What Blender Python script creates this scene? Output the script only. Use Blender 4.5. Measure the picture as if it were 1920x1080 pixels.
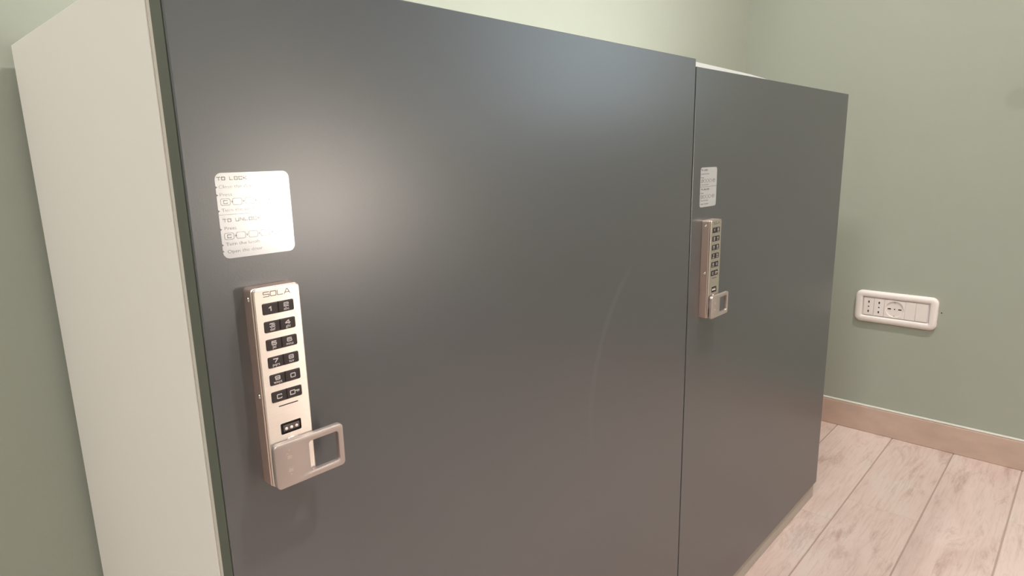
import bpy, bmesh, math, random
from mathutils import Vector, Matrix
random.seed(7)
SC = bpy.context.scene
COL = SC.collection
for o in list(bpy.data.objects):
    bpy.data.objects.remove(o, do_unlink=True)
FZ = 0.614            # height of the measuring origin above the floor

# ------------------------------------------------------------------ camera
cam = bpy.data.cameras.new('camera')
cam.sensor_width = 36.0
cam.lens = 1180.956 / 1920.0 * 36.0
cam.clip_start = 0.02
camo = bpy.data.objects.new('camera', cam)
COL.objects.link(camo)
camo.location = (-0.13602, -0.38000, 0.12090 + FZ)
camo.rotation_mode = 'XYZ'
camo.rotation_euler = (1.36430, 0.02180, -0.81990)
SC.camera = camo

# ------------------------------------------------------------------ world, exposure
w = bpy.data.worlds.new('world')
SC.world = w
w.use_nodes = True
bg = w.node_tree.nodes['Background']
bg.inputs[0].default_value = (0.76, 0.89, 1.0, 1)      # even overcast daylight outside the window
bg.inputs[1].default_value = 3.9
SC.view_settings.view_transform = 'Standard'
SC.view_settings.look = 'None'
SC.view_settings.exposure = 0.16
SC.view_settings.gamma = 1.0
SC.view_settings.use_curve_mapping = False

# strengths of the room's lamps
CEIL_W, CEIL_C = 40.0, (0.95, 0.97, 1.0)
DOWN_W, DOWN_C = 36.0, (1.0, 0.95, 0.92)
BAR_W, BAR_C = 2.35, (0.97, 0.98, 1.0)
GLOBE_L, GLOBE_C = 50.0, (1.0, 0.87, 0.79)

# ------------------------------------------------------------------ materials
MATS = {}
def S(c):
    return tuple(((x / 255.0) / 12.92 if x / 255.0 <= 0.04045 else ((x / 255.0 + 0.055) / 1.055) ** 2.4) for x in c)

def mat(name, col, rough=0.5, metal=0.0, spec=0.5, noise=0.0, nscale=8.0, bump=0.0, bscale=200.0, emit=None, aniso=0.0, coat=0.0, stretch=(1, 1, 1)):
    m = bpy.data.materials.new(name)
    m.use_nodes = True
    nt = m.node_tree
    b = nt.nodes['Principled BSDF']
    b.inputs['Base Color'].default_value = (*col, 1)
    b.inputs['Roughness'].default_value = rough
    b.inputs['Metallic'].default_value = metal
    b.inputs['Specular IOR Level'].default_value = spec
    if coat:
        b.inputs['Coat Weight'].default_value = coat
        b.inputs['Coat Roughness'].default_value = 0.19
        b.inputs['Coat IOR'].default_value = 2.2
    if aniso:
        b.inputs['Anisotropic'].default_value = aniso
        tv = nt.nodes.new('ShaderNodeCombineXYZ'); tv.inputs[2].default_value = 1.0     # brushed crosswise: the gloss spreads up and down
        nt.links.new(tv.outputs[0], b.inputs['Tangent'])
    tc = nt.nodes.new('ShaderNodeTexCoord')
    mp = nt.nodes.new('ShaderNodeMapping')
    mp.inputs['Scale'].default_value = stretch
    nt.links.new(tc.outputs['Object'], mp.inputs['Vector'])
    if noise > 0:
        n = nt.nodes.new('ShaderNodeTexNoise')
        n.inputs['Scale'].default_value = nscale
        n.inputs['Detail'].default_value = 4
        nt.links.new(mp.outputs[0], n.inputs['Vector'])
        mr = nt.nodes.new('ShaderNodeMapRange')
        mr.inputs['From Min'].default_value = 0.25
        mr.inputs['From Max'].default_value = 0.75
        mr.inputs['To Min'].default_value = 1 - noise
        mr.inputs['To Max'].default_value = 1 + noise
        nt.links.new(n.outputs['Fac'], mr.inputs['Value'])
        mx = nt.nodes.new('ShaderNodeVectorMath')
        mx.operation = 'SCALE'
        mx.inputs[0].default_value = col
        nt.links.new(mr.outputs[0], mx.inputs['Scale'])
        nt.links.new(mx.outputs[0], b.inputs['Base Color'])
    if bump > 0:
        n2 = nt.nodes.new('ShaderNodeTexNoise')
        n2.inputs['Scale'].default_value = bscale
        n2.inputs['Detail'].default_value = 3
        nt.links.new(mp.outputs[0], n2.inputs['Vector'])
        bp = nt.nodes.new('ShaderNodeBump')
        bp.inputs['Strength'].default_value = bump
        bp.inputs['Distance'].default_value = 0.001
        nt.links.new(n2.outputs['Fac'], bp.inputs['Height'])
        nt.links.new(bp.outputs[0], b.inputs['Normal'])
    if emit:
        b.inputs['Emission Color'].default_value = (*emit[0], 1)
        b.inputs['Emission Strength'].default_value = emit[1]
    MATS[name] = m
    return m

mat('sage_paint', (0.375, 0.393, 0.328), 0.62, spec=0.35, noise=0.03, nscale=2.5, bump=0.12, bscale=260)
def darken_spot(name, src, at, r0, r1, k):
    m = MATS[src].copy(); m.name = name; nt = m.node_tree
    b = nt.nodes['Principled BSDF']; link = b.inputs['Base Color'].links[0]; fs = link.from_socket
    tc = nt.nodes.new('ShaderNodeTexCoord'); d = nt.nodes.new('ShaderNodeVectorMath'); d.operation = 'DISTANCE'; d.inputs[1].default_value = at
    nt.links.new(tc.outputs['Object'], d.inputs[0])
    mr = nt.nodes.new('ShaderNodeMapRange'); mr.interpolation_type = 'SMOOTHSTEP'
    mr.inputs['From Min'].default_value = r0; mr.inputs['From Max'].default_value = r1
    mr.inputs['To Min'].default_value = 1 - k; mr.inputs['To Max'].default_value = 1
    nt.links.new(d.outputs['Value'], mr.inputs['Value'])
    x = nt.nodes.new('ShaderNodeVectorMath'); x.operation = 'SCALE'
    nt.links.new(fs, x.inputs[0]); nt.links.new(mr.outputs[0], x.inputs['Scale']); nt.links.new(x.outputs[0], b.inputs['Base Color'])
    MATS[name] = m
darken_spot('sage_paint_dark_spot', 'sage_paint', (1.638, -0.218, 0.832), 0.016, 0.030, 0.09)     # small round darker spot on the right wall
mat('ceiling_paint', (0.80, 0.79, 0.75), 0.8)
mat('cream_panel', (0.765, 0.715, 0.66), 0.42, noise=0.01, nscale=5)
mat('cream_edge', (0.55, 0.50, 0.43), 0.5)
mat('white_edge', (0.88, 0.87, 0.84), 0.35)
mat('lit_edge_tone', (0.66, 0.62, 0.55), 0.5)  # pale tone painting in the light on the baseboard's top edge
mat('plinth_taupe', (0.55, 0.49, 0.43), 0.55)
mat('door_edge', (0.088, 0.096, 0.074), 0.5)
mat('baseboard_tile', S((198, 172, 156)), 0.45, noise=0.10, nscale=6, stretch=(1, 3, 6))
mat('grout', S((168, 146, 136)), 0.8)
mat('steel_plate', (0.82, 0.73, 0.67), 0.35, metal=1.0, noise=0.03, nscale=60, stretch=(1, 1, 30), aniso=0.92)
mat('steel_body', (0.84, 0.65, 0.57), 0.45, metal=1.0)
mat('steel_knob', (0.60, 0.52, 0.485), 0.45, metal=0.9, bump=0.05, bscale=3000)
mat('steel_icon', (0.75, 0.67, 0.61), 0.35, metal=0.9)
mat('pin_steel', (0.75, 0.70, 0.66), 0.2, metal=1.0)
mat('pocket_black', (0.012, 0.010, 0.010), 0.6)
mat('key_rubber', (0.040, 0.028, 0.027), 0.42)
mat('key_print', (0.78, 0.70, 0.69), 0.5)
mat('led_lens', (0.16, 0.11, 0.10), 0.2)
mat('led_dot', (0.85, 0.78, 0.74), 0.25)
mat('print_grey', (0.10, 0.09, 0.085), 0.4)
mat('sticker_white', (0.60, 0.59, 0.61), 0.27, spec=1.0, coat=1.0)
mat('sticker_ink', (0.045, 0.045, 0.05), 0.27, spec=1.0, coat=1.0)
mat('outlet_white', (0.84, 0.76, 0.72), 0.35)
mat('outlet_inner', (0.72, 0.66, 0.66), 0.4)
mat('hole_dark', (0.02, 0.018, 0.018), 0.7)
mat('bed_cover', (0.055, 0.045, 0.040), 0.9, bump=0.3, bscale=900)
mat('bed_wood', (0.10, 0.065, 0.045), 0.5)
mat('bed_linen', (0.70, 0.68, 0.65), 0.9)
mat('lamp_metal', (0.6, 0.6, 0.58), 0.35, metal=1.0)
mat('lamp_white', (0.85, 0.85, 0.83), 0.4)
mat('diffuser', (0.9, 0.9, 0.88), 0.5, emit=((1.0, 0.96, 0.88), 2.5))
mat('globe_glass', (0.9, 0.85, 0.8), 0.3, emit=(GLOBE_C, GLOBE_L))

def glass_material():
    m = bpy.data.materials.new('window_glass'); m.use_nodes = True
    nt = m.node_tree; nt.nodes.clear()
    o = nt.nodes.new('ShaderNodeOutputMaterial'); mx = nt.nodes.new('ShaderNodeMixShader')
    tr = nt.nodes.new('ShaderNodeBsdfTransparent'); g = nt.nodes.new('ShaderNodeBsdfGlossy'); fr = nt.nodes.new('ShaderNodeFresnel')
    g.inputs['Roughness'].default_value = 0.02; tr.inputs[0].default_value = (.95, .97, .96, 1); fr.inputs[0].default_value = 1.45
    nt.links.new(fr.outputs[0], mx.inputs[0]); nt.links.new(tr.outputs[0], mx.inputs[1]); nt.links.new(g.outputs[0], mx.inputs[2])
    nt.links.new(mx.outputs[0], o.inputs[0])
    MATS['window_glass'] = m
glass_material()

def door_material():
    m = bpy.data.materials.new('charcoal_laminate')
    m.use_nodes = True
    nt = m.node_tree
    b = nt.nodes['Principled BSDF']
    b.inputs['Roughness'].default_value = 0.32
    b.inputs['Specular IOR Level'].default_value = 1.4
    tc = nt.nodes.new('ShaderNodeTexCoord')
    sp = nt.nodes.new('ShaderNodeSeparateXYZ')
    nt.links.new(tc.outputs['Object'], sp.inputs[0])
    def mth(op, a=None, bb=None, c=None):
        n = nt.nodes.new('ShaderNodeMath')
        n.operation = op
        for i, v in enumerate((a, bb, c)):
            if v is None: continue
            if isinstance(v, (int, float)): n.inputs[i].default_value = v
            else: nt.links.new(v, n.inputs[i])
        return n.outputs[0]
    # long curved rub mark on the laminate (circle arc, object space metres)
    cx, cz, R = RUB
    dx = mth('SUBTRACT', sp.outputs[0], cx)
    dz = mth('SUBTRACT', sp.outputs[2], cz)
    d = mth('ABSOLUTE', mth('SUBTRACT', mth('SQRT', mth('ADD', mth('MULTIPLY', dx, dx), mth('MULTIPLY', dz, dz))), R))
    line = nt.nodes.new('ShaderNodeMapRange'); line.interpolation_type = 'SMOOTHSTEP'
    line.inputs['From Min'].default_value = 0.0065; line.inputs['From Max'].default_value = 0.0015
    nt.links.new(d, line.inputs['Value'])
    z1 = nt.nodes.new('ShaderNodeMapRange'); z1.interpolation_type = 'SMOOTHSTEP'
    z1.inputs['From Min'].default_value = FZ + 0.005; z1.inputs['From Max'].default_value = FZ - 0.02
    nt.links.new(sp.outputs[2], z1.inputs['Value'])
    z2 = nt.nodes.new('ShaderNodeMapRange'); z2.interpolation_type = 'SMOOTHSTEP'
    z2.inputs['From Min'].default_value = FZ - 0.24; z2.inputs['From Max'].default_value = FZ - 0.06
    nt.links.new(sp.outputs[2], z2.inputs['Value'])
    left = mth('LESS_THAN', sp.outputs[0], cx)
    mask = mth('MULTIPLY', mth('MULTIPLY', line.outputs[0], left), mth('MULTIPLY', z1.outputs[0], z2.outputs[0]))
    n = nt.nodes.new('ShaderNodeTexNoise'); n.inputs['Scale'].default_value = 3.0; n.inputs['Detail'].default_value = 5
    nt.links.new(tc.outputs['Object'], n.inputs['Vector'])
    v = mth('ADD', mth('MULTIPLY', n.outputs['Fac'], 0.008), 0.077)
    v = mth('ADD', v, mth('MULTIPLY', mask, 0.020))
    cc = nt.nodes.new('ShaderNodeCombineXYZ')
    nt.links.new(mth('MULTIPLY', v, 0.99), cc.inputs[0])
    nt.links.new(mth('MULTIPLY', v, 1.02), cc.inputs[1])
    nt.links.new(mth('MULTIPLY', v, 1.08), cc.inputs[2])
    nt.links.new(cc.outputs[0], b.inputs['Base Color'])
    f = nt.nodes.new('ShaderNodeTexNoise'); f.inputs['Scale'].default_value = 900; f.inputs['Detail'].default_value = 2
    nt.links.new(tc.outputs['Object'], f.inputs['Vector'])
    bp = nt.nodes.new('ShaderNodeBump'); bp.inputs['Strength'].default_value = 0.06; bp.inputs['Distance'].default_value = 0.0005
    nt.links.new(f.outputs['Fac'], bp.inputs['Height'])
    nt.links.new(bp.outputs[0], b.inputs['Normal'])
    MATS['charcoal_laminate'] = m

def circle3(p, q, r):
    ax, ay = p; bx, by = q; cx, cy = r
    d = 2 * (ax * (by - cy) + bx * (cy - ay) + cx * (ay - by))
    ux = ((ax * ax + ay * ay) * (by - cy) + (bx * bx + by * by) * (cy - ay) + (cx * cx + cy * cy) * (ay - by)) / d
    uy = ((ax * ax + ay * ay) * (cx - bx) + (bx * bx + by * by) * (ax - cx) + (cx * cx + cy * cy) * (bx - ax)) / d
    return ux, uy, math.hypot(ax - ux, ay - uy)
RUB = circle3((0.458, FZ - 0.008), (0.419, FZ - 0.056), (0.3885, FZ - 0.19))
door_material()

def plank_material():
    m = bpy.data.materials.new('plank_porcelain')
    m.use_nodes = True
    nt = m.node_tree
    b = nt.nodes['Principled BSDF']
    b.inputs['Roughness'].default_value = 0.42
    tc = nt.nodes.new('ShaderNodeTexCoord')
    oi = nt.nodes.new('ShaderNodeObjectInfo')
    off = nt.nodes.new('ShaderNodeVectorMath'); off.operation = 'SCALE'
    off.inputs[0].default_value = (37.0, 91.0, 13.0)
    nt.links.new(oi.outputs['Random'], off.inputs['Scale'])
    add = nt.nodes.new('ShaderNodeVectorMath'); add.operation = 'ADD'
    nt.links.new(tc.outputs['Object'], add.inputs[0]); nt.links.new(off.outputs[0], add.inputs[1])
    def noise(scale, st, det=5, rough=0.6):
        mp = nt.nodes.new('ShaderNodeMapping'); mp.inputs['Scale'].default_value = st
        nt.links.new(add.outputs[0], mp.inputs['Vector'])
        n = nt.nodes.new('ShaderNodeTexNoise'); n.inputs['Scale'].default_value = scale
        n.inputs['Detail'].default_value = det; n.inputs['Roughness'].default_value = rough
        n.inputs['Distortion'].default_value = 0.6
        nt.links.new(mp.outputs[0], n.inputs['Vector'])
        return n.outputs['Fac']
    def ramp(fac, stops):
        r = nt.nodes.new('ShaderNodeValToRGB')
        r.color_ramp.elements[0].position = stops[0][0]; r.color_ramp.elements[0].color = (*stops[0][1], 1)
        r.color_ramp.elements[1].position = stops[-1][0]; r.color_ramp.elements[1].color = (*stops[-1][1], 1)
        for p, c in stops[1:-1]:
            e = r.color_ramp.elements.new(p); e.color = (*c, 1)
        nt.links.new(fac, r.inputs[0])
        return r.outputs[0]
    def mix(t, a, c, fac):
        x = nt.nodes.new('ShaderNodeMix'); x.data_type = 'RGBA'; x.blend_type = t
        if isinstance(fac, float): x.inputs[0].default_value = fac
        else: nt.links.new(fac, x.inputs[0])
        for i, v in ((6, a), (7, c)):
            if isinstance(v, tuple): x.inputs[i].default_value = (*v, 1)
            else: nt.links.new(v, x.inputs[i])
        return x.outputs[2]
    base = ramp(noise(3.0, (1, 2.5, 1)), [(0.30, S((203, 178, 169))), (0.52, S((214, 192, 183))), (0.72, S((214, 200, 192)))])
    tint = ramp(oi.outputs['Random'], [(0.0, (0.93, 0.90, 0.88)), (0.5, (1, 0.985, 0.97)), (1.0, (0.97, 0.975, 0.97))])
    c = mix('MULTIPLY', base, tint, 1.0)
    grain = ramp(noise(14.0, (0.9, 13, 1), 8, 0.7), [(0.34, (0.84, 0.80, 0.79)), (0.52, (1, 1, 1))])
    c = mix('MULTIPLY', c, grain, 0.8)
    worn = ramp(noise(5.0, (1.2, 4.5, 1), 9, 0.72), [(0.53, (1, 1, 1)), (0.66, (0.68, 0.60, 0.57))])
    c = mix('MULTIPLY', c, worn, 0.8)
    nt.links.new(c, b.inputs['Base Color'])
    bp = nt.nodes.new('ShaderNodeBump'); bp.inputs['Strength'].default_value = 0.15; bp.inputs['Distance'].default_value = 0.001
    nt.links.new(noise(18.0, (1, 12, 1), 6), bp.inputs['Height'])
    nt.links.new(bp.outputs[0], b.inputs['Normal'])
    MATS['plank_porcelain'] = m
plank_material()

# ------------------------------------------------------------------ mesh helpers
def rrect(x0, x1, z0, z1, r, k=6):
    """rounded rectangle loop, counter-clockwise seen from -y"""
    pts = []
    for cx, cz, a0 in ((x1 - r, z0 + r, -90), (x1 - r, z1 - r, 0), (x0 + r, z1 - r, 90), (x0 + r, z0 + r, 180)):
        for i in range(k + 1):
            a = math.radians(a0 + 90.0 * i / k)
            pts.append((cx + r * math.cos(a), cz + r * math.sin(a)))
    return pts

def circ(cx, cz, r, n=28):
    """circle matched to rrect's vertex order"""
    k = n // 4 - 1
    pts = []
    for a0 in (-90, 0, 90, 180):
        for i in range(k + 1):
            a = math.radians(a0 + 90.0 * (i + 0.5) / (k + 1))
            pts.append((cx + r * math.cos(a), cz + r * math.sin(a)))
    return pts

class MB:
    def __init__(s): s.v = []; s.f = []
    def loft(s, loops, cap0=True, cap1=True, close=False):
        """loops: list of (points, y); lofted in order (mm)"""
        n = len(loops[0][0]); base = len(s.v)
        for pts, y in loops:
            for x, z in pts: s.v.append((x, y, z))
        m = len(loops)
        for j in range(m if close else m - 1):
            a = base + j * n; c = base + ((j + 1) % m) * n
            for i in range(n):
                i2 = (i + 1) % n
                s.f.append((a + i, a + i2, c + i2, c + i))
        if cap0: s.f.append(tuple(base + i for i in reversed(range(n))))
        if cap1: s.f.append(tuple(base + (m - 1) * n + i for i in range(n)))
        return s
    def poly(s, pts, y):
        b = len(s.v)
        for x, z in pts: s.v.append((x, y, z))
        s.f.append(tuple(range(b, b + len(pts))))
        return s
    def slab(s, pts, y0, y1):
        return s.loft([(pts, y0), (pts, y1)])
    def box(s, x0, x1, y0, y1, z0, z1):
        b = len(s.v)
        for x, y, z in ((x0, y0, z0), (x1, y0, z0), (x1, y1, z0), (x0, y1, z0), (x0, y0, z1), (x1, y0, z1), (x1, y1, z1), (x0, y1, z1)):
            s.v.append((x, y, z))
        for f in ((0, 3, 2, 1), (4, 5, 6, 7), (0, 1, 5, 4), (1, 2, 6, 5), (2, 3, 7, 6), (3, 0, 4, 7)):
            s.f.append(tuple(b + i for i in f))
        return s
    def stroke(s, pts, t, y0, y1=None, closed=False):
        """flat stroke as overlapping rectangles"""
        seq = list(pts) + ([pts[0]] if closed else [])
        for (ax, az), (bx, bz) in zip(seq[:-1], seq[1:]):
            L = math.hypot(bx - ax, bz - az)
            if L < 1e-9: continue
            dx, dz = (bx - ax) / L * t / 2, (bz - az) / L * t / 2
            e = 0.9
            q = [(ax - dx * e + dz, az - dz * e - dx), (bx + dx * e + dz, bz + dz * e - dx), (bx + dx * e - dz, bz + dz * e + dx), (ax - dx * e - dz, az - dz * e + dx)]
            if y1 is None: s.poly(q, y0)
            else: s.slab(q, y0, y1)
        return s
    def lathe(s, prof, cx, cy, n=32):
        """profile of (r, z) turned about a vertical axis"""
        b = len(s.v)
        for r, z in prof:
            for i in range(n):
                a = 2 * math.pi * i / n
                s.v.append((cx + r * math.cos(a), cy + r * math.sin(a), z))
        for j in range(len(prof) - 1):
            for i in range(n):
                i2 = (i + 1) % n
                s.f.append((b + j * n + i, b + j * n + i2, b + (j + 1) * n + i2, b + (j + 1) * n + i))
        s.f.append(tuple(b + i for i in reversed(range(n))))
        s.f.append(tuple(b + (len(prof) - 1) * n + i for i in range(n)))
        return s
    def mesh(s, name, scale=0.001, bevel=0.0, seg=2, smooth=None):
        me = bpy.data.meshes.new(name)
        me.from_pydata([(x * scale, y * scale, z * scale) for x, y, z in s.v], [], s.f)
        me.update()
        bm = bmesh.new(); bm.from_mesh(me)
        bmesh.ops.recalc_face_normals(bm, faces=bm.faces)
        if bevel > 0:
            es = [e for e in bm.edges if len(e.link_faces) == 2 and e.calc_face_angle(0) > 0.5]
            bmesh.ops.bevel(bm, geom=es, offset=bevel, segments=seg, profile=0.5, affect='EDGES', clamp_overlap=True)
        if smooth:
            for f in bm.faces: f.smooth = True
            for e in bm.edges:
                if len(e.link_faces) == 2 and e.calc_face_angle(0) > smooth: e.smooth = False
        bm.to_mesh(me); bm.free()
        return me

def obj(name, me, material, parent=None, loc=None):
    o = bpy.data.objects.new(name, me)
    COL.objects.link(o)
    if not me.materials: me.materials.append(MATS[material])
    if parent: o.parent = parent
    if loc: o.location = loc
    return o

def tag(o, label, cat, group=None):
    o['label'] = label; o['category'] = cat
    if group: o['group'] = group
    return o

def thing(name, label, cat, loc=(0, 0, 0), rz=0.0, group=None):
    o = bpy.data.objects.new(name, None)
    o.empty_display_size = 0.02
    COL.objects.link(o)
    o.location = loc; o.rotation_euler = (0, 0, rz)
    return tag(o, label, cat, group)

def structure(name, me, material):
    o = obj(name, me, material); o['kind'] = 'structure'
    return o

def copy_tree(o, parent=None):
    c = o.copy(); COL.objects.link(c); c.parent = parent
    for ch in list(o.children): copy_tree(ch, c)
    return c

# ------------------------------------------------------------------ the room
XW, YW, XL, YF, HC = 1.638, 0.390, -2.0, -2.7, 2.70
structure('wall_back', MB().box(XL - .1, XW + .1, YW, YW + .1, 0, HC).mesh('wall_back', 1), 'sage_paint')
WY0, WY1, WZ0, WZ1 = -2.62, -0.66, 0.82, 2.20      # window opening in the right wall, beyond the frame
structure('wall_right', MB().box(XW, XW + .1, WY1, YW, 0, HC).box(XW, XW + .1, YF, WY0, 0, HC).box(XW, XW + .1, WY0, WY1, 0, WZ0).box(XW, XW + .1, WY0, WY1, WZ1, HC).mesh('wall_right', 1), 'sage_paint_dark_spot')
def window():
    m = MB(); f = .055
    ym = (WY0 + WY1) / 2
    a, b_ = XW + .03, XW + .08
    m.box(a, b_, WY0, WY1, WZ0, WZ0 + f).box(a, b_, WY0, WY1, WZ1 - f, WZ1)
    for y0, y1 in ((WY0, WY0 + f), (ym - f * .8, ym + f * .8), (WY1 - f, WY1)): m.box(a, b_, y0, y1, WZ0 + f, WZ1 - f)
    w_ = structure('window_1', m.mesh('window_1', 1), 'lamp_white')
    obj('window_sill', MB().box(XW - .03, XW + .03, WY0 - .03, WY1 + .03, WZ0 - .022, WZ0 - .0005).mesh('window_sill', 1, bevel=.003), 'white_edge', w_)
    for y0, y1 in ((WY0 + f, ym - f * .8), (ym + f * .8, WY1 - f)):
        obj('pane', MB().box(XW + .053, XW + .057, y0, y1, WZ0 + f, WZ1 - f).mesh('pane', 1), 'window_glass', w_)
    l = bpy.data.lights.new('window_portal', 'AREA'); l.shape = 'RECTANGLE'; l.size = WZ1 - WZ0; l.size_y = WY1 - WY0
    l.cycles.is_portal = True
    o = bpy.data.objects.new('window_portal', l); COL.objects.link(o)
    o.location = (XW + .09, ym, (WZ0 + WZ1) / 2); o.rotation_euler = (0, math.pi / 2, 0)
    o.parent = w_
window()
structure('wall_left', MB().box(XL - .1, XL, YF, YW, 0, HC).mesh('wall_left', 1), 'sage_paint')
structure('wall_front', MB().box(XL - .1, XW + .1, YF - .1, YF, 0, HC).mesh('wall_front', 1), 'sage_paint')
structure('ceiling', MB().box(XL - .1, XW + .1, YF - .1, YW + .1, HC, HC + .1).mesh('ceiling', 1), 'ceiling_paint')
floor = structure('floor', MB().box(XL - .1, XW + .1, YF - .1, YW + .1, -.10, -.0012).mesh('floor', 1), 'grout')
PITCH, GAP = 0.1315, 0.0026
rows = []
y = -0.0545 + PITCH * 4
k = 0
FIX = {4: 1.138, 5: 1.243, 6: 0.80, 7: 1.36}
PL = 0.90
while y > YF:
    y1 = min(y, YW); y0 = max(y - PITCH, YF)
    if y1 - y0 > 0.01:
        start = FIX.get(k + 1, XL + random.random() * PL)
        xs = sorted({round(start + j * PL, 4) for j in range(-6, 7) if XL + .02 < start + j * PL < XW - .02})
        xs = [XL] + xs + [XW]
        for a, c in zip(xs[:-1], xs[1:]):
            if c < -0.6 and y0 < -1.5: pass
            L, Wd = c - a - .0009, y1 - y0 - GAP
            me = MB().box(0, L, 0, Wd, -.009, 0).mesh('plank', 1, bevel=0.0005, seg=1)
            obj('plank', me, 'plank_porcelain', floor, (a + .00045, y0 + GAP / 2, 0))
    y -= PITCH; k += 1
HB, TB = 0.069, 0.010
br = structure('baseboard_right', MB().box(XW - TB, XW, YF, YW, 0, HB).mesh('baseboard_right', 1, bevel=.0015), 'baseboard_tile')
obj('lit_edge_line', MB().box(XW - .0092, XW, YF, YW, HB + .0001, HB + .0042).mesh('lit_edge_line', 1, bevel=.0018), 'lit_edge_tone', br)  # pale strip laid on to paint the lit top edge brighter and thicker
structure('baseboard_back', MB().box(XL, XW - TB, YW - TB, YW, 0, HB).mesh('baseboard_back', 1, bevel=.0015), 'baseboard_tile')
structure('baseboard_left', MB().box(XL, XL + TB, YF, YW - TB, 0, HB).mesh('baseboard_left', 1, bevel=.0015), 'baseboard_tile')
structure('baseboard_front', MB().box(XL + TB, XW - TB, YF, YF + TB, 0, HB).mesh('baseboard_front', 1, bevel=.0015), 'baseboard_tile')

# ------------------------------------------------------------------ the cabinet
CW = 1.2115
cab = thing('storage_cabinet', 'low cream cabinet with two large charcoal doors standing against the green wall', 'cabinet', (0, 0, 0))
ZT = 0.2315 + FZ
DB = YW - TB - .001
sp_me = MB().box(0, .018, .0245, DB, .034, ZT).mesh('side_panel', 1, bevel=.0006)
obj('side_panel', sp_me, 'cream_panel', cab)
obj('side_panel', MB().box(CW - .018, CW, .0245, DB, .034, ZT - .0105).mesh('side_panel', 1, bevel=.0006), 'cream_panel', cab)
eb = obj('edge_band', MB().box(.0008, .017, .0185, .0243, .034, ZT).mesh('edge_band', 1, bevel=.0006), 'cream_edge', cab)
# top panel, its right half sagging a little towards the far end
tp = MB()
prof = [(.0182, ZT), (.60, ZT + .0012), (.80, ZT - .0022), (.93, ZT - .0075), (1.00, ZT - .0105), (CW - .0182, ZT - .0105)]
b0 = len(tp.v)
for (x, z) in prof:
    for yy, zz in ((.0185, z), (DB, z), (DB, z - .018), (.0185, z - .018)): tp.v.append((x, yy, zz))
for i in range(len(prof) - 1):
    for j in range(4):
        j2 = (j + 1) % 4
        tp.f.append((i * 4 + j, i * 4 + j2, (i + 1) * 4 + j2, (i + 1) * 4 + j))
tp.f.append((0, 1, 2, 3)); q = (len(prof) - 1) * 4; tp.f.append((q + 3, q + 2, q + 1, q))
obj('top_panel', tp.mesh('top_panel', 1), 'white_edge', cab)
obj('bottom_panel', MB().box(.0182, CW - .0182, .0245, DB, .034, .052).mesh('bottom_panel', 1), 'cream_panel', cab)
obj('back_panel', MB().box(.0182, CW - .0182, DB - .008, DB - .0002, .0522, ZT - .03).mesh('back_panel', 1), 'cream_panel', cab)
obj('divider', MB().box(.596, .614, .0215, DB - .0085, .0522, ZT - .0225).mesh('divider', 1), 'cream_panel', cab)
obj('plinth', MB().box(.010, CW - .004, .004, .024, 0.0002, .0326).mesh('plinth', 1, bevel=.0005), 'plinth_taupe', cab)

def door(x0, x1, z0, z1):
    d = obj('door', MB().box(x0, x1, 0, .0172, z0, z1).mesh('door', 1, bevel=.0007), 'charcoal_laminate', cab)
    for a, c in (((x0 - .0006, x0 - .00005),) if x0 < .3 else ((x1 + .00005, x1 + .0006),)):
        obj('edge_strip', MB().box(a, c, .0014, .0172, z0 + .0005, z1 - .0005).mesh('edge_strip', 1), 'door_edge', d)
    return d
door(.0008, .5988, .0445, .2305 + FZ)
door(.6011, 1.2100, .0338, .2218 + FZ)

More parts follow.
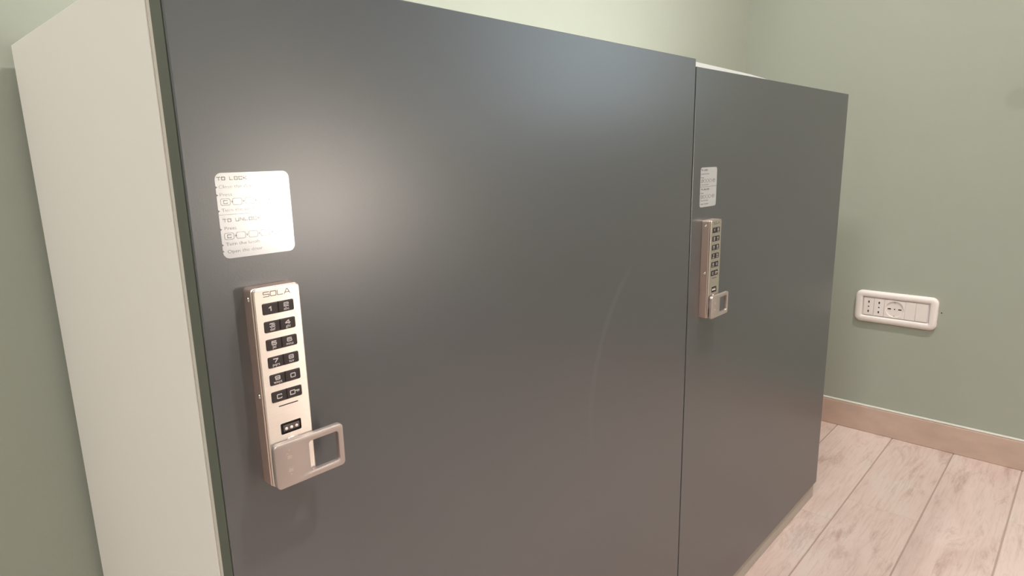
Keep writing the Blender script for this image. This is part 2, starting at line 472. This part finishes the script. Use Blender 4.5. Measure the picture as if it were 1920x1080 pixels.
# ------------------------------------------------------------------ lettering
G = {
 'S': [[(1, 1), (.08, 1), (0, .92), (0, .58), (.08, .5), (.92, .5), (1, .42), (1, .08), (.92, 0), (0, 0)]],
 'O': [[(.12, 0), (.88, 0), (1, .12), (1, .88), (.88, 1), (.12, 1), (0, .88), (0, .12), (.12, 0)]],
 'L': [[(0, 1), (0, 0), (.95, 0)]],
 'A': [[(0, 0), (.42, 1), (.58, 1), (1, 0)], [(.2, .3), (.8, .3)]],
 'T': [[(0, 1), (1, 1)], [(.5, 1), (.5, 0)]],
 'C': [[(1, .86), (.94, 1), (.12, 1), (0, .88), (0, .12), (.12, 0), (.94, 0), (1, .14)]],
 'K': [[(0, 1), (0, 0)], [(.95, 1), (.3, .5), (.95, 0)], [(0, .5), (.3, .5)]],
 'U': [[(0, 1), (0, .12), (.12, 0), (.88, 0), (1, .12), (1, 1)]],
 'N': [[(0, 0), (0, 1), (1, 0), (1, 1)]],
 '1': [[(.22, .72), (.58, 1), (.58, 0)]],
 '2': [[(0, .8), (.04, .95), (.15, 1), (.88, 1), (1, .88), (1, .62), (.88, .5), (.12, .5), (0, .38), (0, 0), (1, 0)]],
 '3': [[(0, .85), (.12, 1), (.88, 1), (1, .88), (1, .62), (.88, .5), (.35, .5)], [(.88, .5), (1, .38), (1, .12), (.88, 0), (.12, 0), (0, .15)]],
 '4': [[(.74, 0), (.74, 1), (.6, 1), (0, .38), (0, .26), (1, .26)]],
 '5': [[(.95, 1), (.05, 1), (0, .52), (.88, .55), (1, .43), (1, .12), (.88, 0), (.12, 0), (0, .12)]],
 '6': [[(.95, .88), (.85, 1), (.12, 1), (0, .88), (0, .12), (.12, 0), (.88, 0), (1, .12), (1, .42), (.88, .54), (0, .54)]],
 '7': [[(0, 1), (1, 1), (.38, 0)]],
 '8': [[(.12, 0), (.88, 0), (1, .12), (1, .4), (.88, .5), (1, .6), (1, .88), (.88, 1), (.12, 1), (0, .88), (0, .6), (.12, .5), (0, .4), (0, .12), (.12, 0)], [(.12, .5), (.88, .5)]],
 '9': [[(.05, .12), (.15, 0), (.88, 0), (1, .12), (1, .88), (.88, 1), (.12, 1), (0, .88), (0, .58), (.12, .46), (1, .46)]],
 '0': [[(.12, 0), (.88, 0), (1, .12), (1, .88), (.88, 1), (.12, 1), (0, .88), (0, .12), (.12, 0)]],
}
def word(mb, text, x, z, h, wd, adv, t, y):
    """stroked capitals; z = baseline, wd = glyph width, adv = advance"""
    for ch in text:
        if ch == ' ': x += adv * 0.75; continue
        for st in G[ch]:
            mb.stroke([(x + t / 2 + px * (wd - t), z + t / 2 + pz * (h - t)) for px, pz in st], t, y)
        x += adv
    return x

def type_mesh(text, size, xs, x, z, y, bold=0.0, align='LEFT'):
    """lower-case print: built-in font turned into mesh, standing in the xz plane (mm)"""
    cu = bpy.data.curves.new('type', 'FONT')
    cu.body = text; cu.size = size; cu.align_x = align; cu.offset = bold; cu.resolution_u = 3
    o = bpy.data.objects.new('type', cu); COL.objects.link(o)
    bpy.context.view_layer.update()
    me = bpy.data.meshes.new_from_object(o.evaluated_get(bpy.context.evaluated_depsgraph_get()))
    bpy.data.objects.remove(o, do_unlink=True); bpy.data.curves.remove(cu)
    out = ([(v.co.x * xs + x, y, v.co.y + z) for v in me.vertices], [tuple(p.vertices) for p in me.polygons])
    bpy.data.meshes.remove(me)
    return out
def add_type(mb, *a, **k):
    vs, fs = type_mesh(*a, **k)
    b = len(mb.v); mb.v += vs; mb.f += [tuple(b + i for i in f) for f in fs]
    return mb

def boolean(me, cutters, name):
    a = bpy.data.objects.new('bool_a', me); COL.objects.link(a)
    c = bpy.data.objects.new('bool_b', cutters); COL.objects.link(c)
    md = a.modifiers.new('b', 'BOOLEAN'); md.operation = 'DIFFERENCE'; md.object = c; md.solver = 'EXACT'
    bpy.context.view_layer.update()
    r = bpy.data.meshes.new_from_object(a.evaluated_get(bpy.context.evaluated_depsgraph_get()))
    r.name = name
    bpy.data.objects.remove(a, do_unlink=True); bpy.data.objects.remove(c, do_unlink=True)
    return r

# ------------------------------------------------------------------ keypad lock (mm; x right, z up from its lower edge, -y out of the door)
LH, LW, LD = 130.5, 31.0, 12.5
def zz(v): return LH + v            # v measured down from the top
def make_lock():
    t = thing('keypad_lock', 'steel keypad lock with glaring face on the near charcoal door below the shining sticker', 'lock', (0.0266, 0, 0.0455 + FZ - LH / 1000), group='keypad locks on the cabinet doors')
    # housing
    m = MB().loft([(rrect(0, LW, 0, LH, 2.2), -.05), (rrect(0, LW, 0, LH, 2.2), -9.6), (rrect(.5, LW - .5, .5, LH - .5, 1.9), -10.3)])
    obj('housing', m.mesh('housing', smooth=.6), 'steel_body', t)
    # face plate with the pockets cut out
    def R(i, r): return rrect(.25 + i, LW - .25 - i, .25 + i, LH - .25 - i, r)
    m = MB().loft([(R(.5, 1.8), -10.3), (R(0, 2.3), -10.7), (R(0, 2.3), -11.7), (R(.25, 2.1), -12.2), (R(.8, 1.8), -12.5)])
    cut = MB()
    ROWZ = [-9.6 - 11.43 * i for i in range(6)]
    for rz in ROWZ: cut.slab(rrect(4.9, 25.6, zz(rz - 7.2), zz(rz), 1.0, 4), -11.0, -14)
    cut.slab(rrect(8.9, 23.0, zz(-96.6), zz(-89.2), .9, 4), -10.9, -14)
    me = boolean(m.mesh('face'), cut.mesh('cut'), 'face_plate')
    for p in me.polygons: p.use_smooth = False
    face = obj('face_plate', me, 'steel_plate', t)
    # dark pocket floors
    pk = MB()
    for rz in ROWZ: pk.slab(rrect(5.0, 25.5, zz(rz - 7.1), zz(rz - .1), .95, 4), -11.01, -11.25)
    obj('pocket_floor', pk.mesh('pocket_floor'), 'pocket_black', face)
    lg = MB(); word(lg, 'SOLA', 6.3, zz(-5.7), 3.3, 4.1, 4.55, .42, -12.53)
    obj('logo_print', lg.mesh('logo_print'), 'print_grey', face)
    sl = MB().slab(rrect(9.1, 22.3, zz(-77.55), zz(-76.85), .33, 3), -12.45, -12.54)
    obj('slot_line', sl.mesh('slot_line'), 'pocket_black', face)
    # keys
    legends = [('1', ''), ('2', 'abc'), ('3', 'def'), ('4', 'ghi'), ('5', 'jkl'), ('6', 'mno'), ('7', 'pqrs'), ('8', 'tuv'), ('9', 'wxyz'), ('0', ''), ('C', ''), ('key', '')]
    kme = MB().loft([(rrect(0, 10.1, 0, 6.9, .8, 4), 0), (rrect(0, 10.1, 0, 6.9, .8, 4), -1.25), (rrect(.45, 9.65, .35, 6.3, .6, 4), -1.6)]).mesh('key', smooth=.4)
    for i, (d, sub) in enumerate(legends):
        r, c = divmod(i, 2)
        kx, kz = 5.05 + c * 10.3, zz(ROWZ[r] - 7.05)
        ko = obj('key', kme, 'key_rubber', t, (kx / 1000, -.0112, kz / 1000))
        lm = MB()
        y = -1.63
        if d == 'key':
            lm.stroke([(2.2, 2.2), (5.0, 2.2), (5.3, 2.5), (5.3, 4.5), (5.0, 4.8), (2.5, 4.8), (2.2, 4.5)], .62, y, closed=True)
            lm.stroke([(5.3, 4.1), (8.2, 4.1)], .65, y).stroke([(7.0, 4.0), (7.0, 3.2)], .5, y).stroke([(8.0, 4.0), (8.0, 3.2)], .5, y)
        else:
            h, wd = (3.1, 3.6) if not sub else (2.75, 3.5)
            zb = 1.85 if not sub else 3.0
            word(lm, d, 5.1 - wd / 2, zb, h, wd, 0, .62, y)
            if sub: add_type(lm, sub, 2.7, 1.02, 5.1, .9, y, align='CENTER', bold=0.02)
        obj('legend', lm.mesh('legend'), 'key_print', ko)
    # indicator window
    wn = obj('indicator_window', MB().slab(rrect(9.0, 22.9, zz(-96.5), zz(-89.3), .85, 4), -10.95, -11.2).mesh('indicator_window'), 'pocket_black', t)
    obj('lens_bar', MB().loft([(rrect(10.9, 22.0, zz(-95.2), zz(-91.0), .5, 3), -11.1), (rrect(10.9, 22.0, zz(-95.2), zz(-91.0), .5, 3), -11.9), (rrect(11.3, 21.6, zz(-94.8), zz(-91.4), .4, 3), -12.1)]).mesh('lens_bar'), 'led_lens', wn)
    lme = MB().loft([(circ(0, 0, 1.05, 16), 0), (circ(0, 0, .95, 16), -.3), (circ(0, 0, .55, 16), -.55)]).mesh('indicator_light', smooth=1.2)
    for x in (12.9, 16.4, 19.9):
        obj('indicator_light', lme, 'led_dot', wn, (x / 1000, -.0121, zz(-93.6) / 1000))
    # turning knob: collar, plate with a window cut through it, pictograms
    obj('knob_collar', MB().loft([(circ(13, zz(-115.5), 9, 48), -12.45), (circ(13, zz(-115.5), 9, 48), -14.2)]).mesh('knob_collar', smooth=.5), 'steel_body', t)
    obj('stop_tab', MB().loft([(rrect(12.2, 20.6, zz(-105), zz(-99.6), 2.5, 5), -12.4), (rrect(12.5, 20.3, zz(-104.8), zz(-99.9), 2.3, 5), -13.2)]).mesh('stop_tab', smooth=.5), 'steel_plate', face)
    def O(i, r): return rrect(.5 + i, 50.0 - i, zz(-130.6) + i, zz(-100.2) - i, r)
    def I(i, r): return rrect(24.3 - i, 46.0 + i, zz(-126.0) - i, zz(-104.9) + i, r)
    kn = obj('knob', MB().loft([(O(.4, 2.6), -13.9), (O(0, 3.0), -14.3), (O(0, 3.0), -17.4), (O(.25, 2.8), -17.85), (O(.7, 2.4), -18.0), (I(.5, 2.3), -18.0), (I(.1, 2.0), -17.8), (I(0, 2.0), -17.4), (I(0, 2.0), -14.3), (I(.3, 2.2), -13.9)], False, False, True).mesh('knob', smooth=.6), 'steel_knob', t)
    ic = MB(); y0, y1 = -17.95, -18.12
    def padlock(cx, cz, op):
        ic.slab(rrect(cx - 1.5, cx + 1.5, cz - 2.0, cz + .2, .3, 2), y0, y1)
        sh = 1.4 if op else 0
        ic.stroke([(cx - .9 - sh, cz + .2), (cx - .9 - sh, cz + 1.2), (cx - .5 - sh, cz + 1.7), (cx + .5 - sh, cz + 1.7), (cx + .9 - sh, cz + 1.2), (cx + .9 - sh, cz + .2)], .4, y0, y1)
    padlock(10.2, zz(-109.6), True); padlock(10.2, zz(-118.6), False)
    for cz, s in ((zz(-105.6), 1), (zz(-122.2), -1)):
        ic.slab([(9.4, cz - .5 * s), (11.0, cz - .5 * s), (10.2, cz + .6 * s)][::s], y0, y1)
    obj('pictogram', ic.mesh('pictogram'), 'steel_icon', kn)
    # two pins in the left flank
    pm = MB().loft([(circ(0, 0, 1.7, 20), 0), (circ(0, 0, 1.6, 20), -.35), (circ(0, 0, 1.0, 20), -.7), (circ(0, 0, .7, 20), -.5)]).mesh('side_pin', smooth=.9)
    for yy, v in ((-5.4, -6.9), (-6.2, -69.3)):
        p = obj('side_pin', pm, 'pin_steel', t, (0.00005, yy / 1000, zz(v) / 1000))
        p.rotation_euler = (0, 0, -math.pi / 2)
    return t
lock = make_lock()
lock2 = copy_tree(lock)
lock2.location = (0.6315, 0, 0.0338 + FZ - LH / 1000)
lock2['label'] = 'dull steel keypad lock seen edge-on on the far charcoal door'

# ------------------------------------------------------------------ instruction stickers (mm; origin at the lower left corner)
STW, STH = 46.0, 50.6
def make_sticker():
    t = thing('instruction_sticker', 'white instruction sticker shining with glare on the near charcoal door', 'sticker', (0.0172, 0, 0.1150 + FZ - STH / 1000), group='lock instruction stickers')
    out = rrect(0, STW, 0, STH, 4.0, 6)
    # cut notches into the left edge (the loop runs down it between its last two corners)
    nz = [STH + v for v in (-8.3, -12.9, -22.2, -33.0, -42.3, -46.2)]
    li = 20     # last vertex of the upper left corner
    pts = out[:li + 1]
    for z in nz:
        pts += [(0, z + .75), (1.15, z), (0, z - .75)]
    low = [p for p in out[li + 1:]]
    pts = [p for p in pts if not (p[0] == 0 and p[1] < 4.0 and p not in out)] + [p for p in low]
    me = MB().slab(pts, -.02, -.17).mesh('label_sheet')
    obj('label_sheet', me, 'sticker_white', t)
    p = MB(); y = -.2
    def Z(v): return STH + v
    word(p, 'TO LOCK', 1.1, Z(-4.4), 2.15, 2.35, 2.72, .52, y)
    add_type(p, 'Close the door', 2.75, 1.28, 1.7, Z(-9.0), y)
    add_type(p, 'Press', 2.75, 1.28, 1.7, Z(-13.6), y)
    def keyrow(z):
        p.stroke(rrect(2.0, 7.6, z - 1.9, z + 1.9, 1.0, 3), .3, y, closed=True)
        word(p, 'C', 3.5, z - 1.1, 2.2, 2.6, 0, .45, y)
        p.stroke([(8.2, z), (9.3, z)], .4, y).stroke([(8.75, z - .55), (8.75, z + .55)], .4, y)
        for x in (9.1, 16.7, 24.3):
            p.stroke(rrect(x, x + 5.6, z - 1.9, z + 1.9, 1.0, 3), .3, y, closed=True)
            c_ = x + 6.6 if x < 20 else 31.7
            p.stroke([(c_ - .55, z), (c_ + .55, z)], .4, y).stroke([(c_, z - .55), (c_, z + .55)], .4, y)
        x = 33.6
        p.stroke(rrect(x, x + 7.6, z - 1.9, z + 1.9, 1.0, 3), .3, y, closed=True)
        p.stroke([(x + 1.5, z - .8), (x + 3.3, z - .8), (x + 3.3, z + .8), (x + 1.5, z + .8)], .4, y, closed=True)
        p.stroke([(x + 3.3, z + .4), (x + 6.2, z + .4)], .4, y).stroke([(x + 5.9, z + .3), (x + 5.9, z - .4)], .35, y)
    keyrow(Z(-17.0))
    add_type(p, 'Turn the knob', 2.75, 1.28, 2.0, Z(-22.7), y)
    p.stroke([(.3, Z(-24.5)), (STW - .3, Z(-24.5))], .32, y)
    word(p, 'TO UNLOCK', 2.0, Z(-28.9), 2.15, 2.35, 2.72, .5, y)
    add_type(p, 'Press', 2.75, 1.28, 2.2, Z(-33.5), y)
    keyrow(Z(-37.3))
    add_type(p, 'Turn the knob', 2.75, 1.28, 2.2, Z(-42.9), y)
    add_type(p, 'Open the door', 2.75, 1.28, 2.6, Z(-47.4), y)
    obj('print', p.mesh('print'), 'sticker_ink', t)
    return t
st1 = make_sticker()
st2 = copy_tree(st1)
st2.location = (0.6218, 0, 0.1012 + FZ - STH / 1000)
st2['label'] = 'grey-white instruction sticker without glare on the far charcoal door'

# ------------------------------------------------------------------ power outlet on the right wall (mm; x right, z up, -y out of the wall)
OW, OH = 181.0, 81.5
out = thing('power_outlet', 'long white power outlet plate on the green wall right of the cabinet', 'outlet', (XW, 0.0615, -0.2355 + FZ - OH / 1000), -math.pi / 2)
def A(i, r): return rrect(i, OW - i, i, OH - i, r)
def B(i, r): return rrect(17.5 - i, 163.5 + i, 16.8 - i, 65.2 + i, r)
obj('cover_plate', MB().loft([(A(0, 15), -.05), (A(0, 15), -3.5), (A(1.2, 14), -6.2), (A(3.5, 12), -8.4), (A(7, 9), -9.4), (B(5.0, 5.0), -9.6), (B(2.0, 3.0), -8.6), (B(.4, 2.2), -7.0), (B(0, 2.0), -4.0), (B(0, 2.0), -.05)], False, False, True).mesh('cover_plate', smooth=.9), 'outlet_white', out)
obj('mounting_frame', MB().loft([(rrect(17.7, 163.3, 17.0, 65.0, 1.8), -.05), (rrect(17.7, 163.3, 17.0, 65.0, 1.8), -4.6)]).mesh('mounting_frame'), 'outlet_inner', out)
MZ0, MZ1 = 19.0, 63.2
def module(name, x0, x1):
    return obj(name, MB().loft([(rrect(x0, x1, MZ0, MZ1, .8), -4.5), (rrect(x0, x1, MZ0, MZ1, .8), -6.6), (rrect(x0 + .5, x1 - .5, MZ0 + .5, MZ1 - .5, .8), -7.1)]).mesh(name, smooth=.4), 'outlet_white', out)
slot = MB().slab(rrect(-1.6, 1.6, -3.0, 3.0, 1.5, 4), -7.0, -7.16).mesh('pin_hole')
dot = MB().slab(circ(0, 0, 1.7, 16), -7.0, -7.16).mesh('pin_hole')
CZ = (MZ0 + MZ1) / 2
for x0 in (20.3, 43.7):
    s_ = module('socket', x0, x0 + 22.8)
    for dz, me in ((12.2, slot), (0, dot), (-12.2, slot)):
        obj('pin_hole', me, 'hole_dark', s_, ((x0 + 11.4) / 1000, 0, (CZ + dz) / 1000))
x0, x1 = 67.1, 112.3
cx = (x0 + x1) / 2
sk = obj('round_socket', MB().loft([(rrect(x0, x1, MZ0, MZ1, .8), -4.5), (rrect(x0, x1, MZ0, MZ1, .8), -6.6), (rrect(x0 + .5, x1 - .5, MZ0 + .5, MZ1 - .5, .8), -7.1), (circ(cx, CZ, 20.3, 28), -7.1), (circ(cx, CZ, 19.6, 28), -6.8), (circ(cx, CZ, 19.0, 28), -4.9)]).mesh('round_socket', smooth=.4), 'outlet_white', out)
hs = MB().slab(rrect(-3.9, 3.9, -1.5, 1.5, 1.4, 4), -4.85, -5.05).mesh('pin_hole')
hd = MB().slab(circ(0, 0, 1.6, 16), -4.85, -5.05).mesh('pin_hole')
for dx, me in ((-11.6, hs), (0, hd), (11.6, hs)):
    obj('pin_hole', me, 'hole_dark', sk, ((cx + dx) / 1000, 0, CZ / 1000))
for dz in (17.2, -17.2):
    obj('earth_clip', MB().box(cx - 1.5, cx + 1.5, -6.6, -4.85, CZ + dz - 1.2, CZ + dz + 1.2).mesh('earth_clip', bevel=.0003), 'lamp_metal', sk)
module('blank_cover', 112.6, 135.2)
module('blank_cover', 135.6, 160.6)

# small chipped screw hole in the wall beside the outlet
obj('wall_hole', MB().slab(circ(0, 0, 1.6, 12), -.02, -.25).mesh('wall_hole'), 'hole_dark', bpy.data.objects['wall_right'], (XW, -.1262, .343)).rotation_euler = (0, 0, -math.pi / 2)

# ------------------------------------------------------------------ the room's lamps
def area(name, parent, loc, rot, sx, sy, power, col):
    l = bpy.data.lights.new(name, 'AREA'); l.shape = 'RECTANGLE'; l.size = sx; l.size_y = sy
    l.energy = power; l.color = col
    o = bpy.data.objects.new(name, l); COL.objects.link(o)
    o.parent = parent; o.location = loc; o.rotation_euler = rot
    return o
# ceiling panel
cl = thing('ceiling_lamp', 'square white panel lamp on the ceiling in the middle of the room', 'lamp', (-1.50, -0.35, HC))
obj('lamp_frame', MB().loft([(rrect(-.32, .32, -.32, .32, .01), 0), (rrect(-.32, .32, -.32, .32, .01), -.04), (rrect(-.30, .30, -.30, .30, .008), -.04), (rrect(-.30, .30, -.30, .30, .008), -.03)], True, False).mesh('lamp_frame', 1), 'lamp_white', cl).rotation_euler = (math.pi / 2, 0, 0)
obj('diffuser', MB().box(-.298, .298, -.298, .298, -.034, -.031).mesh('diffuser', 1), 'diffuser', cl)
area('panel_light', cl, (0, 0, -.045), (0, 0, 0), .58, .58, CEIL_W, CEIL_C)
# round downlight nearer the doors
dl = thing('ceiling_downlight', 'small round white downlight on the ceiling in front of the cabinet', 'lamp', (.80, -.70, HC))
obj('trim_ring', MB().lathe([(.075, -.001), (.075, -.008), (.066, -.012), (.060, -.006)], 0, 0).mesh('trim_ring', 1, smooth=.6), 'lamp_white', dl)
obj('diffuser', MB().lathe([(.058, -.013), (.050, -.016), (.004, -.018)], 0, 0).mesh('diffuser', 1, smooth=.6), 'diffuser', dl)
area('down_light', dl, (0, 0, -.022), (0, 0, 0), .10, .10, DOWN_W, DOWN_C)
# bar lamp on the back wall above the cabinet
bl = thing('wall_bar_lamp', 'slim metal bar lamp on the back wall above the cabinet', 'lamp', (.80, YW, .95 + FZ))
obj('bracket', MB().box(-.03, .03, -.185, 0, -.02, .02).mesh('bracket', 1, bevel=.002), 'lamp_metal', bl)
obj('bar_housing', MB().box(-.47, .47, -.225, -.185, -.012, .018).mesh('bar_housing', 1, bevel=.003), 'lamp_metal', bl)
obj('diffuser', MB().box(-.46, .46, -.220, -.190, -.016, -.0125).mesh('diffuser', 1), 'diffuser', bl)
area('bar_light', bl, (0, -.205, -.020), (0, 0, 0), .90, .028, BAR_W, BAR_C).data.spread = math.radians(95)
# standing globe lamp across the room, the source of the glare
GX, GY, GZ, GR = 1.42, -2.45, -0.09 + FZ, 0.115
gl = thing('globe_floor_lamp', 'low standing lamp with a glowing opal globe on the wood-look floor', 'lamp', (GX, GY, 0))
obj('base', MB().lathe([(.11, 0.0003), (.11, .012), (.10, .018), (.02, .022)], 0, 0).mesh('base', 1, smooth=.6), 'lamp_metal', gl)
obj('pole', MB().lathe([(.009, .022), (.009, GZ - GR - .015), (.028, GZ - GR - .010), (.030, GZ - GR + .008)], 0, 0, 20).mesh('pole', 1, smooth=.6), 'lamp_metal', gl)
prof = [(GR * math.sin(math.radians(a)), GZ - GR * math.cos(math.radians(a))) for a in [12] + list(range(20, 180, 10)) + [179]]
obj('globe_shade', MB().lathe(prof, 0, 0, 32).mesh('globe_shade', 1, smooth=1.0), 'globe_glass', gl)

# unseen low bed, added to put a dark band into the doors' sheen
bed = thing('added_bed', 'unseen low bed under a dark brown cover, added opposite the cabinet to darken the door sheen', 'bed', (.55, -1.80, 0))
for sx in (-1, 1):
    for sy in (-1, 1):
        obj('leg', MB().lathe([(.020, .0003), (.026, .10)], sx * .92, sy * .40, 16).mesh('leg', 1, smooth=.6), 'bed_wood', bed)
obj('bed_base', MB().box(-.98, .98, -.445, .445, .1002, .22).mesh('bed_base', 1, bevel=.008), 'bed_wood', bed)
obj('mattress', MB().box(-.97, .97, -.435, .435, .2202, .40).mesh('mattress', 1, bevel=.03, seg=4, smooth=.6), 'bed_linen', bed)
cv = MB()
xs = [-.985 + 1.97 * i / 40 for i in range(41)]
sec = [(-.452, .13), (-.450, .30), (-.440, .385), (-.41, .407), (0, .408), (.41, .407), (.440, .385), (.450, .30), (.452, .13)]
for layer in (0, 1):
    for i, x in enumerate(xs):
        for yy, z in sec:
            k_ = .006 * layer; wv = .006 * math.sin(i * 1.3) if z < .35 else 0
            sgn = -1 if yy < 0 else 1
            cv.v.append((x, yy + sgn * (k_ + wv) * (1 if abs(yy) > .42 else 0), z + (k_ if abs(yy) < .445 else 0)))
ns, nx = len(sec), len(xs)
for L_ in (0, 1):
    for i in range(nx - 1):
        for j in range(ns - 1):
            a_ = L_ * nx * ns + i * ns + j
            cv.f.append((a_, a_ + 1, a_ + ns + 1, a_ + ns))
o1 = nx * ns
for i in range(nx - 1):
    for j in (0, ns - 1): cv.f.append((i * ns + j, (i + 1) * ns + j, o1 + (i + 1) * ns + j, o1 + i * ns + j))
for j in range(ns - 1):
    for i in (0, nx - 1): cv.f.append((i * ns + j, i * ns + j + 1, o1 + i * ns + j + 1, o1 + i * ns + j))
obj('bed_cover', cv.mesh('bed_cover', 1, smooth=1.0), 'bed_cover', bed)
